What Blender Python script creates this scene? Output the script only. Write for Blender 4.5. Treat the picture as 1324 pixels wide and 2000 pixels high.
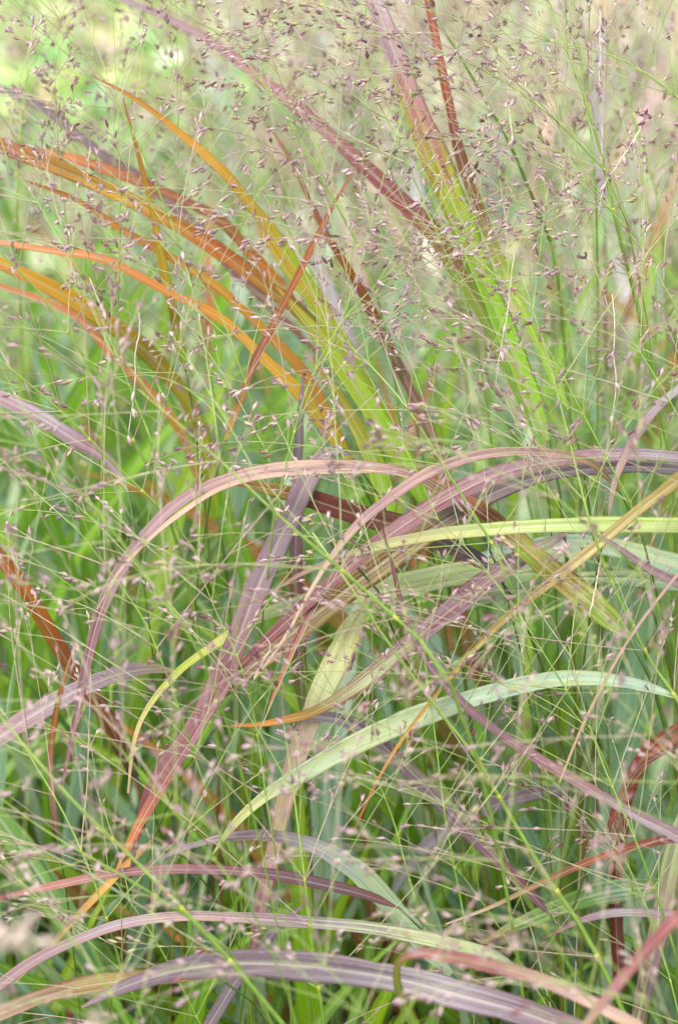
import bpy, math, random
from mathutils import Vector, Matrix
R = math.radians
scene = bpy.context.scene
for o in list(bpy.data.objects):
    bpy.data.objects.remove(o, do_unlink=True)
COL = scene.collection

# ------------------------------------------------------------------ camera
PITCH, CAMZ, LENS, SENS = R(20), 0.95, 60.0, 15.8
cam_d = bpy.data.cameras.new("camera")
cam = bpy.data.objects.new("camera", cam_d); COL.objects.link(cam)
cam.location = (0, 0, CAMZ); cam.rotation_euler = (R(90) - PITCH, 0, 0)
cam_d.sensor_fit = 'HORIZONTAL'; cam_d.sensor_width = SENS; cam_d.lens = LENS
cam_d.clip_start = 0.05; cam_d.clip_end = 500
cam_d.dof.use_dof = True; cam_d.dof.focus_distance = 1.0; cam_d.dof.aperture_fstop = 6.8
cam_d.dof.aperture_blades = 9
scene.camera = cam

# ------------------------------------------------------------------ light: bright overcast day
SUN_EL, SUN_AZ = R(60), R(-150)
w = bpy.data.worlds.new("World"); scene.world = w; w.use_nodes = True
nt = w.node_tree; nt.nodes.clear()
sky = nt.nodes.new('ShaderNodeTexSky'); sky.sky_type = 'NISHITA'; sky.sun_disc = False
sky.sun_elevation = SUN_EL; sky.sun_rotation = SUN_AZ; sky.dust_density = 3.0; sky.air_density = 1.0
hs = nt.nodes.new('ShaderNodeHueSaturation'); hs.inputs['Saturation'].default_value = 0.3
bgn = nt.nodes.new('ShaderNodeBackground'); bgn.inputs['Strength'].default_value = 0.15
wo = nt.nodes.new('ShaderNodeOutputWorld')
nt.links.new(sky.outputs[0], hs.inputs['Color']); nt.links.new(hs.outputs[0], bgn.inputs['Color'])
nt.links.new(bgn.outputs[0], wo.inputs['Surface'])
sd = bpy.data.lights.new("sun", 'SUN'); sd.energy = 1.1; sd.angle = R(25); sd.color = (1.0, 0.975, 0.94)
sun = bpy.data.objects.new("sun", sd); COL.objects.link(sun)
sun.rotation_euler = (R(90) - SUN_EL, 0, R(180) - SUN_AZ)
scene.view_settings.view_transform = 'Standard'; scene.view_settings.look = 'None'
scene.view_settings.exposure = 2.15; scene.view_settings.gamma = 1.0
scene.view_settings.use_curve_mapping = False
scene.cycles.max_bounces = 7; scene.cycles.transmission_bounces = 5; scene.cycles.diffuse_bounces = 5
scene.cycles.use_adaptive_sampling = True; scene.cycles.adaptive_threshold = 0.025
scene.cycles.use_denoising = True

# ------------------------------------------------------------------ helpers
FWD = Vector((0, math.cos(PITCH), -math.sin(PITCH)))
RGT = Vector((1, 0, 0)); UPV = Vector((0, math.sin(PITCH), math.cos(PITCH)))
CAM = Vector((0, 0, CAMZ)); TX = SENS / 2 / LENS
def P(x, y, d):
    return CAM + d * (FWD + RGT * ((x - 662) / 662 * TX) + UPV * ((1000 - y) / 662 * TX))
def pix(p):
    v = Vector(p) - CAM; d = v.dot(FWD)
    if d < 0.05: return (-9999, -9999, d)
    return (662 + v.dot(RGT) / d / TX * 662, 1000 - v.dot(UPV) / d / TX * 662, d)
def px(wpx, d): return wpx / 662 * TX * d
def inframe(p, m=160):
    x, y, d = pix(p); return -m < x < 1324 + m and -m < y < 2000 + m and d > 0.3
def lin(c):
    c /= 255.0
    return c / 12.92 if c <= 0.04045 else ((c + 0.055) / 1.055) ** 2.4
K = 0.50
def C(r, g, b, k=None):
    k = K if k is None else k
    return (lin(r) * k, lin(g) * k, lin(b) * k)
PAL = dict(
    mauve=C(164, 134, 144), pinkm=C(190, 146, 150), dkm=C(116, 96, 110), redp=C(148, 76, 84), redbr=C(134, 50, 22),
    orange=C(224, 140, 40, .57), yor=C(228, 182, 48, .58), vivid=C(168, 150, 20, .56), olive=C(170, 154, 42), ygr=C(176, 204, 26, .56), green=C(106, 160, 36),
    dgreen=C(58, 104, 22), pgr=C(200, 216, 158, .6), bgr=C(176, 206, 180, .58), buff=C(216, 218, 166, .85), peach=C(232, 198, 176, .55), coral=C(206, 128, 96),
    brown=C(136, 92, 66), tan=C(196, 170, 116), lav=C(196, 186, 196), ydry=C(228, 220, 130, .6), redor=C(190, 96, 46),
    pink=C(194, 112, 112), gmauve=C(146, 132, 140), bggreen=C(106, 156, 110), lime=C(146, 200, 26, .58))
def lerp3(a, b, t): return tuple(a[i] + (b[i] - a[i]) * t for i in range(3))
def ramp(cols, t):
    n = len(cols) - 1
    if n == 0: return cols[0]
    f = min(max(t, 0), 0.9999) * n; i = int(f)
    return lerp3(cols[i], cols[i + 1], f - i)
def catmull(pts, n):
    """pts: tuples; n samples along a Catmull-Rom spline through them"""
    q = [pts[0]] + list(pts) + [pts[-1]]
    out = []; m = len(pts) - 1
    for k in range(n):
        f = k / (n - 1) * m; i = min(int(f), m - 1); t = f - i
        a, b, c, d = q[i], q[i + 1], q[i + 2], q[i + 3]
        if i == 0: a = tuple(2 * b[j] - c[j] for j in range(len(b)))
        if i == m - 1: d = tuple(2 * c[j] - b[j] for j in range(len(b)))
        out.append(tuple(0.5 * (2 * b[j] + (c[j] - a[j]) * t + (2 * a[j] - 5 * b[j] + 4 * c[j] - d[j]) * t * t
                                + (3 * b[j] - a[j] - 3 * c[j] + d[j]) * t ** 3) for j in range(len(b))))
    return out

class MB:
    def __init__(s): s.v = []; s.f = []; s.c = []; s.s = []; s.b = []
    def vert(s, co, col, st=None, bl=(0, 0, 0)):
        s.v.append(tuple(co)); s.c.append(col); s.s.append(st or col); s.b.append(bl); return len(s.v) - 1
    def mesh(s, name, mat, smooth=True):
        me = bpy.data.meshes.new(name); me.from_pydata(s.v, [], s.f)
        a = me.attributes.new('col', 'FLOAT_COLOR', 'POINT')
        a.data.foreach_set('color', [x for c in s.c for x in (*c, 1.0)])
        if any(x != (0, 0, 0) for x in s.b):
            a = me.attributes.new('stripe', 'FLOAT_COLOR', 'POINT')
            a.data.foreach_set('color', [x for c in s.s for x in (*c, 1.0)])
            a = me.attributes.new('bl', 'FLOAT_VECTOR', 'POINT')
            a.data.foreach_set('vector', [x for c in s.b for x in c])
        me.materials.append(mat)
        if smooth: me.polygons.foreach_set('use_smooth', [True] * len(me.polygons))
        me.update(); return me
    def tube(s, pts, radii, cols, sides=5, capend=True):
        """pts: Vectors"""
        n = len(pts); rings = []
        ref = Vector((0.31, 0.52, 0.79))
        for i, p in enumerate(pts):
            t = (pts[min(i + 1, n - 1)] - pts[max(i - 1, 0)])
            t = t.normalized() if t.length > 1e-9 else Vector((0, 0, 1))
            a = t.cross(ref); a = a.normalized() if a.length > 1e-4 else t.orthogonal().normalized()
            b = t.cross(a)
            col = ramp(cols, i / max(n - 1, 1)); r = radii[i]
            rings.append([s.vert(p + (a * math.cos(k * 2 * math.pi / sides) + b * math.sin(k * 2 * math.pi / sides)) * r, col)
                          for k in range(sides)])
        for i in range(n - 1):
            for k in range(sides):
                k2 = (k + 1) % sides
                s.f.append((rings[i][k], rings[i][k2], rings[i + 1][k2], rings[i + 1][k]))
        if capend: s.f.append(tuple(rings[-1]))

def obj(name, me, parent=None):
    o = bpy.data.objects.new(name, me); COL.objects.link(o)
    if parent is not None: o.parent = parent
    return o
def thing(name, loc, label, cat, group=None):
    o = bpy.data.objects.new(name, None); COL.objects.link(o); o.location = loc
    o.empty_display_size = 0.02
    o['label'] = label; o['category'] = cat
    if group: o['group'] = group
    return o

# ------------------------------------------------------------------ materials
def node(nt, t, **kw):
    n = nt.nodes.new(t)
    for k, v in kw.items(): setattr(n, k, v)
    return n
def math_n(nt, op, a, b=None, c=None):
    n = node(nt, 'ShaderNodeMath', operation=op)
    for i, x in enumerate((a, b, c)):
        if x is None: continue
        if isinstance(x, (int, float)): n.inputs[i].default_value = x
        else: nt.links.new(x, n.inputs[i])
    return n.outputs[0]
def maprange(nt, x, a, b, c=0.0, d=1.0):
    n = node(nt, 'ShaderNodeMapRange'); nt.links.new(x, n.inputs[0])
    for i, v in enumerate((a, b, c, d)): n.inputs[i + 1].default_value = v
    return n.outputs[0]
def mixc(nt, f, a, b, mode='MIX'):
    n = node(nt, 'ShaderNodeMix', data_type='RGBA', blend_type=mode)
    for sock, x in ((n.inputs[0], f), (n.inputs[6], a), (n.inputs[7], b)):
        if isinstance(x, (int, float)): sock.default_value = x
        elif isinstance(x, tuple): sock.default_value = (*x, 1.0)
        else: nt.links.new(x, sock)
    return n.outputs[2]
def blade_material():
    m = bpy.data.materials.new("grass_blade"); m.use_nodes = True; nt = m.node_tree; nt.nodes.clear()
    L = nt.links.new
    col = node(nt, 'ShaderNodeAttribute', attribute_name='col').outputs['Color']
    st = node(nt, 'ShaderNodeAttribute', attribute_name='stripe').outputs['Color']
    bl = node(nt, 'ShaderNodeAttribute', attribute_name='bl').outputs['Vector']
    sp = node(nt, 'ShaderNodeSeparateXYZ'); L(bl, sp.inputs[0]); u, v, sd = sp.outputs
    def noise(su, sv, scale=1.0, detail=2.0, off=0.0):
        c = node(nt, 'ShaderNodeCombineXYZ')
        L(math_n(nt, 'MULTIPLY', u, su), c.inputs[0]); L(math_n(nt, 'MULTIPLY', v, sv), c.inputs[1])
        L(math_n(nt, 'ADD', math_n(nt, 'MULTIPLY', sd, 37.0), off), c.inputs[2])
        n = node(nt, 'ShaderNodeTexNoise'); n.inputs['Scale'].default_value = scale; n.inputs['Detail'].default_value = detail
        L(c.outputs[0], n.inputs['Vector']); return n.outputs[0]
    streak = math_n(nt, 'ADD', maprange(nt, noise(10, 7), 0.44, 0.58), maprange(nt, noise(2.2, 22, detail=4, off=51), 0.35, 0.65, -0.45, 0.45)); streak.node.use_clamp = True
    c1 = mixc(nt, streak, col, st)
    fine = noise(34, 10, off=5)
    c1 = mixc(nt, maprange(nt, fine, 0.35, 0.65, 0.0, 0.7), c1, mixc(nt, 1.0, c1, (0.52, 0.46, 0.46), 'MULTIPLY'))
    blot = noise(1.6, 30, detail=3, off=11)
    c1 = mixc(nt, maprange(nt, blot, 0.35, 0.75, 0.0, 0.55), c1, mixc(nt, 1.0, c1, (1.04, 0.96, 0.86), 'MULTIPLY'))
    mid = math_n(nt, 'ABSOLUTE', math_n(nt, 'SUBTRACT', u, 0.5))
    c1 = mixc(nt, maprange(nt, mid, 0.03, 0.055, 0.35, 0.0), c1, (0.36, 0.34, 0.26))
    c1 = mixc(nt, maprange(nt, mid, 0.45, 0.475, 0.0, 0.4), c1, (0.12, 0.04, 0.025))
    speck = noise(26, 380, detail=1, off=21)
    c1 = mixc(nt, maprange(nt, speck, 0.70, 0.76, 0.0, 0.35), c1, (0.5, 0.46, 0.44))
    dark = noise(10, 130, detail=1, off=31)
    c1 = mixc(nt, maprange(nt, dark, 0.72, 0.78, 0.0, 0.6), c1, (0.05, 0.025, 0.015))
    pb = node(nt, 'ShaderNodeBsdfPrincipled'); L(c1, pb.inputs['Base Color'])
    L(maprange(nt, fine, 0.3, 0.7, 0.42, 0.6), pb.inputs['Roughness']); pb.inputs['Specular IOR Level'].default_value = 0.42
    bump = node(nt, 'ShaderNodeBump'); bump.inputs['Strength'].default_value = 0.35; bump.inputs['Distance'].default_value = 0.0006
    L(fine, bump.inputs['Height']); L(bump.outputs[0], pb.inputs['Normal'])
    tr = node(nt, 'ShaderNodeBsdfTranslucent'); L(mixc(nt, 1.0, c1, (1.3, 1.5, 1.15), 'MULTIPLY'), tr.inputs['Color'])
    mx = node(nt, 'ShaderNodeMixShader'); mx.inputs[0].default_value = 0.38
    L(pb.outputs[0], mx.inputs[1]); L(tr.outputs[0], mx.inputs[2])
    out = node(nt, 'ShaderNodeOutputMaterial'); L(mx.outputs[0], out.inputs['Surface'])
    return m
def simple_material(name, rough, trans, nscale, amount, spec=0.4):
    m = bpy.data.materials.new(name); m.use_nodes = True; nt = m.node_tree; nt.nodes.clear(); L = nt.links.new
    col = node(nt, 'ShaderNodeAttribute', attribute_name='col').outputs['Color']
    tc = node(nt, 'ShaderNodeTexCoord')
    n = node(nt, 'ShaderNodeTexNoise'); n.inputs['Scale'].default_value = nscale; n.inputs['Detail'].default_value = 3
    L(tc.outputs['Object'], n.inputs['Vector'])
    oi = node(nt, 'ShaderNodeObjectInfo')
    c = mixc(nt, maprange(nt, n.outputs[0], 0.3, 0.7, 0.0, amount), col, mixc(nt, 1.0, col, (0.6, 0.5, 0.56), 'MULTIPLY'))
    c = mixc(nt, maprange(nt, oi.outputs['Random'], 0, 1, 0.0, amount), c, mixc(nt, 1.0, c, (1.28, 1.22, 1.22), 'MULTIPLY'))
    pb = node(nt, 'ShaderNodeBsdfPrincipled'); L(c, pb.inputs['Base Color']); pb.inputs['Roughness'].default_value = rough
    pb.inputs['Specular IOR Level'].default_value = spec
    tr = node(nt, 'ShaderNodeBsdfTranslucent'); L(c, tr.inputs['Color'])
    mx = node(nt, 'ShaderNodeMixShader'); mx.inputs[0].default_value = trans
    L(pb.outputs[0], mx.inputs[1]); L(tr.outputs[0], mx.inputs[2])
    out = node(nt, 'ShaderNodeOutputMaterial'); L(mx.outputs[0], out.inputs['Surface'])
    return m
M_BLADE = blade_material()
M_STEM = simple_material("grass_stem", 0.5, 0.15, 260.0, 0.5)
M_SPIKE = simple_material("spikelet_husk", 0.55, 0.25, 900.0, 0.6)
M_LEAF = simple_material("low_foliage_leaf", 0.5, 0.35, 30.0, 0.5)
def ground_material():
    m = bpy.data.materials.new("ground_soil"); m.use_nodes = True; nt = m.node_tree; L = nt.links.new
    pb = nt.nodes['Principled BSDF']; tc = node(nt, 'ShaderNodeTexCoord')
    a = node(nt, 'ShaderNodeTexNoise'); a.inputs['Scale'].default_value = 1.3; a.inputs['Detail'].default_value = 6
    b = node(nt, 'ShaderNodeTexNoise'); b.inputs['Scale'].default_value = 40; b.inputs['Detail'].default_value = 4
    L(tc.outputs['Object'], a.inputs['Vector']); L(tc.outputs['Object'], b.inputs['Vector'])
    c = mixc(nt, maprange(nt, a.outputs[0], 0.4, 0.6), (0.10, 0.13, 0.04), (0.19, 0.20, 0.09))
    c = mixc(nt, maprange(nt, b.outputs[0], 0.35, 0.7, 0, 0.6), c, (0.10, 0.075, 0.05))
    L(c, pb.inputs['Base Color']); pb.inputs['Roughness'].default_value = 0.9
    bp = node(nt, 'ShaderNodeBump'); bp.inputs['Strength'].default_value = 0.6; L(b.outputs[0], bp.inputs['Height']); L(bp.outputs[0], pb.inputs['Normal'])
    return m

# ------------------------------------------------------------------ setting: ground and low growth beyond the clump
rnd = random.Random(7)
g = MB(); N = 24
def gz(x, y): return 0.03 * math.sin(x * 1.3 + 0.4) * math.sin(y * 0.9)
xs = [-60 + 120 * i / N for i in range(N + 1)]; ys = [-12 + 132 * (j / N) ** 1.6 for j in range(N + 1)]
for j in range(N + 1):
    for i in range(N + 1): g.vert((xs[i], ys[j], gz(xs[i], ys[j]) * (1 if ys[j] > 4 else 0)), (0.1, 0.1, 0.05))
for j in range(N):
    for i in range(N):
        a = j * (N + 1) + i; g.f.append((a, a + 1, a + N + 2, a + N + 1))
go = obj('ground', g.mesh('ground', ground_material())); go['kind'] = 'structure'

def leaf_scatter(name, label, n, region, cols, size, hmax, upright, seed):
    r = random.Random(seed); m = MB()
    for _ in range(n):
        x, y = region(r); z = r.random() ** 1.5 * hmax * (0.5 + 0.5 * math.sin(x * 5.1 + y * 2.3) ** 2)
        s = size * r.uniform(0.6, 1.4); c = ramp(cols, r.random()); c = tuple(q * r.uniform(0.75, 1.25) for q in c)
        yaw = r.uniform(0, 6.283); lean = r.uniform(0.0, 1.0) * (0.5 if upright else 1.4)
        d = Vector((math.cos(yaw) * math.sin(lean), math.sin(yaw) * math.sin(lean), math.cos(lean)))
        side = d.cross(Vector((math.sin(yaw * 3), math.cos(yaw * 3), 0.3))).normalized()
        L_ = s * (3.0 if upright else 1.0); W_ = s * (0.12 if upright else 0.38)
        b = Vector((x, y, max(z, 0.0))); bend = Vector((math.cos(yaw), math.sin(yaw), -0.4)) * L_ * 0.22
        i0 = m.vert(b, c); i1 = m.vert(b + d * L_ * .5 + side * W_ + bend * .25, c); i2 = m.vert(b + d * L_ * .5 - side * W_ + bend * .25, c)
        i3 = m.vert(b + d * L_ + bend, c)
        m.f.append((i0, i1, i2)); m.f.append((i1, i3, i2))
    o = obj(name, m.mesh(name, M_LEAF, smooth=False)); o['kind'] = 'stuff'; o['label'] = label; o['category'] = 'ground cover'
def reg(xa, xb, ya, yb):
    def f(r):
        y = ya + (yb - ya) * r.random() ** 0.8; k = y
        return (k * (xa + (xb - xa) * r.random()), y)
    return f
leaf_scatter('ground_cover', 'bright yellow green low leafy growth far behind the grass on the left', 9000,
             reg(-0.26, 0.0, 2.4, 8.5), [C(188, 220, 100, .58), C(216, 230, 160, .66), C(150, 196, 100, .56), C(230, 236, 196, .7)], 0.05, 0.22, False, 1)
leaf_scatter('dry_grass', 'tan and pale green dry grass far behind on the right', 12000,
             reg(-0.05, 0.26, 2.3, 8.5), [C(216, 200, 170, .6), C(200, 208, 166, .6), C(226, 218, 204, .66), C(182, 194, 136, .56), C(212, 180, 168, .58)], 0.06, 0.25, True, 2)
leaf_scatter('undergrowth', 'soft mid green undergrowth behind the grass clump', 9000,
             reg(-0.30, 0.30, 2.2, 3.6), [C(158, 188, 112, .56), C(188, 206, 152, .6), C(130, 166, 90, .54), C(202, 210, 176, .62)], 0.045, 0.26, True, 3)

leaf_scatter('straw_litter', 'dry brown straw litter between the shoot bases', 2500,
             reg(-0.24, 0.24, 0.9, 2.3), [C(130, 104, 70, .35), C(100, 78, 52, .35), C(150, 126, 88, .35)], 0.035, 0.03, False, 4)
# ------------------------------------------------------------------ leaf blades
UP = Vector((0, 0, 1))
def blade_mesh(world, widths, cols, stripes, seed, roll=0.0, fold=0.22, across=7, shell=True, face=0.4, thick=0.00028, auto=True):
    """world: sampled Vectors base->tip; widths: apparent width in metres at each"""
    m = MB(); n = len(world); v = 0.0; top = []; bot = []
    us = [i / (across - 1) for i in range(across)]; rg = random.Random(int(seed * 1000)); q1, q2, q3 = (rg.uniform(0, 6.28) for _ in range(3))
    for i, p in enumerate(world):
        T = (world[min(i + 1, n - 1)] - world[max(i - 1, 0)]).normalized()
        V = (CAM - p).normalized()
        Nn = V * (1 - face) + UP * face if auto else UP * 0.5 + Vector((0, -1, 0)) * 0.5
        Nn = Nn - T * Nn.dot(T); Nn = Nn.normalized() if Nn.length > 1e-3 else T.orthogonal().normalized()
        Nn = Matrix.Rotation(roll + (0.28 * math.sin(v * 16 + q1) if shell else 0), 3, T) @ Nn
        W = T.cross(Nn).normalized()
        S = T.cross(V); wd = widths[i]
        if auto and S.length > 1e-3: wd /= max(abs(W.dot(S.normalized())), 0.5)
        if i: v += (p - world[i - 1]).length
        wd *= 1 + 0.07 * math.sin(v * 55 + q2) + 0.05 * math.sin(v * 130 + q3)
        t = i / (n - 1); c = ramp(cols, t); s = ramp(stripes, t)
        rt = []; rb = []
        for u in us:
            e = 2 * u - 1
            ej = e * (1 - (0.10 * max(0, math.sin(v * 210 + q1 * (1 if e > 0 else 2))) ** 6 if abs(e) > .9 else 0))
            q = p + W * (ej * wd * 0.5) + Nn * (abs(e) * fold * wd * 0.5 + math.sin(v * 90 + seed * 9 + u * 4) * 0.012 * wd)
            rt.append(m.vert(q, c, s, (u, v, seed)))
            if shell:
                th = thick * (1.6 - abs(e)) if abs(e) < 0.99 else thick * 0.3
                rb.append(m.vert(q - Nn * th, c, s, (u, v, seed)))
        top.append(rt); bot.append(rb)
    for i in range(n - 1):
        for k in range(across - 1):
            m.f.append((top[i][k], top[i][k + 1], top[i + 1][k + 1], top[i + 1][k]))
            if shell: m.f.append((bot[i][k + 1], bot[i][k], bot[i + 1][k], bot[i + 1][k + 1]))
        if shell:
            m.f.append((top[i][0], top[i + 1][0], bot[i + 1][0], bot[i][0]))
            m.f.append((top[i + 1][-1], top[i][-1], bot[i][-1], bot[i + 1][-1]))
    return m.mesh('leaf_blade', M_BLADE)

def clamp_min(x, a): return x if x > a else a
def culm_to_ground(parent, base, tang, rad, cols, name='culm', back=0.07):
    """a stem from the ground up to base, arriving along tang"""
    down = -tang; down.z = min(down.z, -0.9); down.normalize()
    root = Vector((base.x + down.x * 0.12, base.y + back, 0.0))
    p1 = base + down * 0.07 + Vector((0, back * 0.4, 0)); p2 = Vector((root.x, root.y, base.z * 0.3))
    pts = []
    for i in range(12):
        t = i / 11
        pts.append(root * (1 - t) ** 3 + p2 * (3 * t * (1 - t) ** 2) + p1 * (3 * t * t * (1 - t)) + base * t ** 3)
    m = MB(); m.tube([p - root for p in pts], [rad * (1.25 - 0.25 * i / 11) for i in range(12)], cols, 6)
    parent.location = root
    return obj(name, m.mesh(name, M_STEM), parent), root

SHOOT_GROUP = 'coloured shoots of the ornamental grass clump'
seed_n = [0]; MARKS = []; WS = 1.0
def shoot(label, blades, culm_r=0.0016, culm_cols=('olive', 'dgreen'), back=0.07):
    """blades: list of (colours, stripes, points (x, y, width px) base->tip, depth base, depth tip, options)"""
    sh = thing('grass_shoot', (0, 0, 0), label, 'grass shoot', SHOOT_GROUP)
    root = None
    for (cols, stripes, pts, d0, d1, opt) in blades:
        seed_n[0] += 1
        n = max(20, min(60, len(pts) * 7))
        sam = catmull(pts, n); world = []; wid = []
        bow = opt.get('bow', 0.0)
        for i, (x, y, wp) in enumerate(sam):
            t = i / (n - 1); d = d0 + (d1 - d0) * t + bow * 4 * t * (1 - t)
            if i % 3 == 0 and 0 < x < 1324 and 0 < y < 2000: MARKS.append((x, y, label))
            world.append(P(x, y, d)); wid.append(max(px(max(wp * WS * (min(1, .3 + t * 9) if 0 < pts[0][0] < 1324 and pts[0][1] < 2000 else 1), 0.6), d), 0.0002))
        if root is None:
            _, root = culm_to_ground(sh, world[0], (world[1] - world[0]).normalized(), min(culm_r, max(0.0004, wid[0] * 0.42)), [PAL[c] for c in culm_cols], back=back)
        me = blade_mesh([p - Vector((0, 0, 0)) for p in world], wid, [PAL[c] for c in cols.split()], [PAL[c] for c in stripes.split()],
                        seed_n[0] * 0.137, opt.get('roll', 0.0), opt.get('fold', 0.22), 7, True, opt.get('face', 0.4))
        for vtx in me.vertices: vtx.co = vtx.co - root
        o = obj('leaf_blade', me, sh)
        if 'label' in opt: o['label'] = opt['label']
    return sh
def B(cols, stripes, pts, d0=1.0, d1=1.0, **opt): return (cols, stripes, pts, d0, d1, opt)

WS = 0.74
# -- upper left: the orange fan
shoot('shoot with a glossy amber blade curving from the top left down to the centre', [
    B('lime ygr ygr yor yor orange', 'lime ygr yor yor orange redor', [(790, 900, 34), (740, 800, 40), (680, 690, 40), (600, 560, 38), (530, 455, 34), (480, 390, 30), (430, 330, 28), (340, 250, 18), (260, 190, 10), (178, 146, 2)], 1.10, 1.02),
    B('lime ygr ygr yor', 'ygr yor ygr orange', [(800, 930, 34), (752, 830, 36), (690, 720, 34), (620, 610, 26), (560, 530, 16), (500, 440, 6)], 1.14, 1.12, label='yellow green inner blade')])
shoot('shoot with broad rust orange blades sweeping in from the left edge', [
    B('ygr olive orange olive coral', 'yor olive redor yor coral', [(770, 880, 30), (690, 740, 36), (600, 625, 36), (520, 560, 38), (430, 492, 40), (320, 425, 40), (200, 365, 42), (100, 322, 40), (-40, 268, 36)], 1.16, 1.08),
    B('olive orange brown coral coral', 'yor orange redor orange pink', [(640, 700, 20), (560, 575, 26), (480, 485, 28), (420, 425, 28), (300, 368, 30), (150, 312, 26), (40, 292, 16), (-30, 285, 8)], 1.20, 1.14, label='coral red blade')])
shoot('shoot with a thin bright orange blade below the broad rust ones', [
    B('yor orange orange', 'orange yor redor', [(690, 900, 22), (600, 740, 26), (520, 650, 26), (430, 565, 24), (330, 500, 22), (250, 455, 18), (150, 390, 14), (50, 352, 5)], 1.14, 1.06)])
shoot('shoot with an orange blade running across the left to the middle', [
    B('ygr yor orange orange', 'yor yor orange peach', [(690, 910, 26), (650, 850, 38), (590, 775, 34), (530, 715, 30), (430, 622, 26), (330, 572, 22), (205, 508, 20), (100, 490, 18), (-20, 470, 12)], 1.10, 1.06)])
shoot('shoot with a wide olive and orange blade bending down at the left', [
    B('lime ygr olive yor orange', 'ygr yor olive yor yor', [(425, 1010, 34), (405, 900, 40), (370, 790, 46), (290, 690, 48), (200, 622, 46), (100, 562, 40), (-30, 500, 32)], 1.20, 1.12),
    B('olive orange redor', 'yor coral orange', [(395, 960, 20), (350, 840, 24), (290, 762, 24), (210, 682, 24), (130, 605, 20), (-20, 552, 12)], 1.22, 1.2, label='narrow orange blade')])
shoot('shoot with a soft mauve blade falling from the upper left edge', [
    B('brown redp mauve gmauve', 'redp mauve gmauve lav', [(620, 690, 24), (520, 590, 26), (430, 500, 28), (380, 440, 28), (280, 350, 28), (210, 308, 26), (150, 262, 26), (80, 208, 24), (-30, 160, 18)], 1.28, 1.24)])
shoot('shoot with a narrow upright yellow and orange blade at left of the fan', [
    B('lime ygr yor orange', 'ygr yor yor redor', [(362, 720, 26), (345, 640, 27), (335, 590, 27), (315, 500, 24), (295, 400, 16), (270, 300, 10), (240, 190, 2)], 1.12, 1.06)])
shoot('shoot with a rust coloured blade slanting up to the right through the fan', [
    B('olive redor redor coral', 'yor brown orange redor', [(440, 860, 22), (470, 780, 22), (495, 710, 23), (540, 620, 22), (590, 520, 18), (640, 420, 12), (692, 328, 3)], 1.04, 1.04)])
shoot('shoot with a slim coral blade dropping between the amber and the crimson blades', [
    B('redbr redor coral peach', 'brown orange coral coral', [(770, 690, 16), (720, 590, 18), (680, 525, 20), (640, 462, 16), (600, 380, 12), (555, 290, 9), (505, 222, 2)], 1.16, 1.1)])
WS = 0.9
# -- upper centre: crimson, green-and-pink, rust
shoot('shoot with a long crimson blade crossing from the top left to the centre', [
    B('lime lime lime olive redbr redp redp pinkm mauve mauve', 'ygr lime olive redbr redp redbr pinkm redp pinkm lav', [(1055, 880, 10), (1015, 780, 18), (970, 670, 26), (930, 590, 34), (880, 510, 40), (840, 450, 40), (780, 390, 36), (715, 328, 34), (640, 258, 32), (560, 192, 28), (480, 128, 24), (400, 72, 20), (300, 22, 18), (190, -20, 12)], 1.06, 1.26)])
shoot('shoot with a broad blade turning from pink at the top to lime green', [
    B('lime lime lime lime ygr ygr coral mauve pinkm', 'lime ygr lime ygr ygr redor pinkm pinkm lav', [(1070, 860, 34), (1030, 760, 44), (990, 660, 48), (950, 560, 50), (915, 470, 48), (880, 380, 50), (845, 290, 48), (800, 180, 46), (765, 90, 44), (722, -20, 40)], 1.05, 1.12, roll=0.25),
    B('lime lime ygr yor', 'ygr lime yor ygr', [(1000, 700, 24), (950, 590, 28), (905, 480, 28), (855, 370, 24), (815, 280, 18), (770, 150, 8)], 1.07, 1.12, label='yellow edge blade')])
shoot('shoot with a slim rust red blade standing straight up at top centre', [
    B('lime lime ygr olive redbr redor redor', 'lime ygr ygr redbr redbr redor redor', [(1110, 800, 18), (1080, 735, 22), (1030, 625, 24), (980, 520, 24), (940, 420, 23), (900, 310, 23), (880, 220, 22), (855, 100, 20), (832, -20, 18)], 1.06, 1.08)])
shoot('shoot with a faint orange blade at the upper right edge', [
    B('olive tan coral peach', 'brown coral tan peach', [(1215, 640, 16), (1250, 545, 22), (1290, 430, 24), (1340, 300, 18)], 1.5, 1.48)])
shoot('shoot with a brown purple blade rising behind the centre', [
    B('olive brown brown redp', 'green brown redbr dkm', [(890, 980, 24), (850, 870, 26), (815, 790, 26), (760, 680, 24), (690, 545, 14), (640, 470, 3)], 1.16, 1.18)])
shoot('shoot with lime and olive blades standing behind the pink arch', [
    B('lime lime ygr yor', 'lime ygr ygr olive', [(830, 990, 40), (790, 905, 46), (740, 825, 44), (680, 735, 40), (610, 640, 26), (540, 560, 6)], 1.08, 1.07),
    B('lime ygr ygr olive', 'ygr lime yor yor', [(760, 1020, 46), (745, 940, 50), (712, 860, 40), (660, 770, 22), (610, 700, 5)], 1.09, 1.09)])
shoot('shoot with a mauve blade standing upright left of centre', [
    B('brown dkm gmauve mauve', 'green redp dkm lav', [(592, 1400, 30), (582, 1250, 32), (578, 1100, 28), (580, 950, 24), (585, 840, 20), (592, 730, 4)], 1.12, 1.08)])
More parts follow.
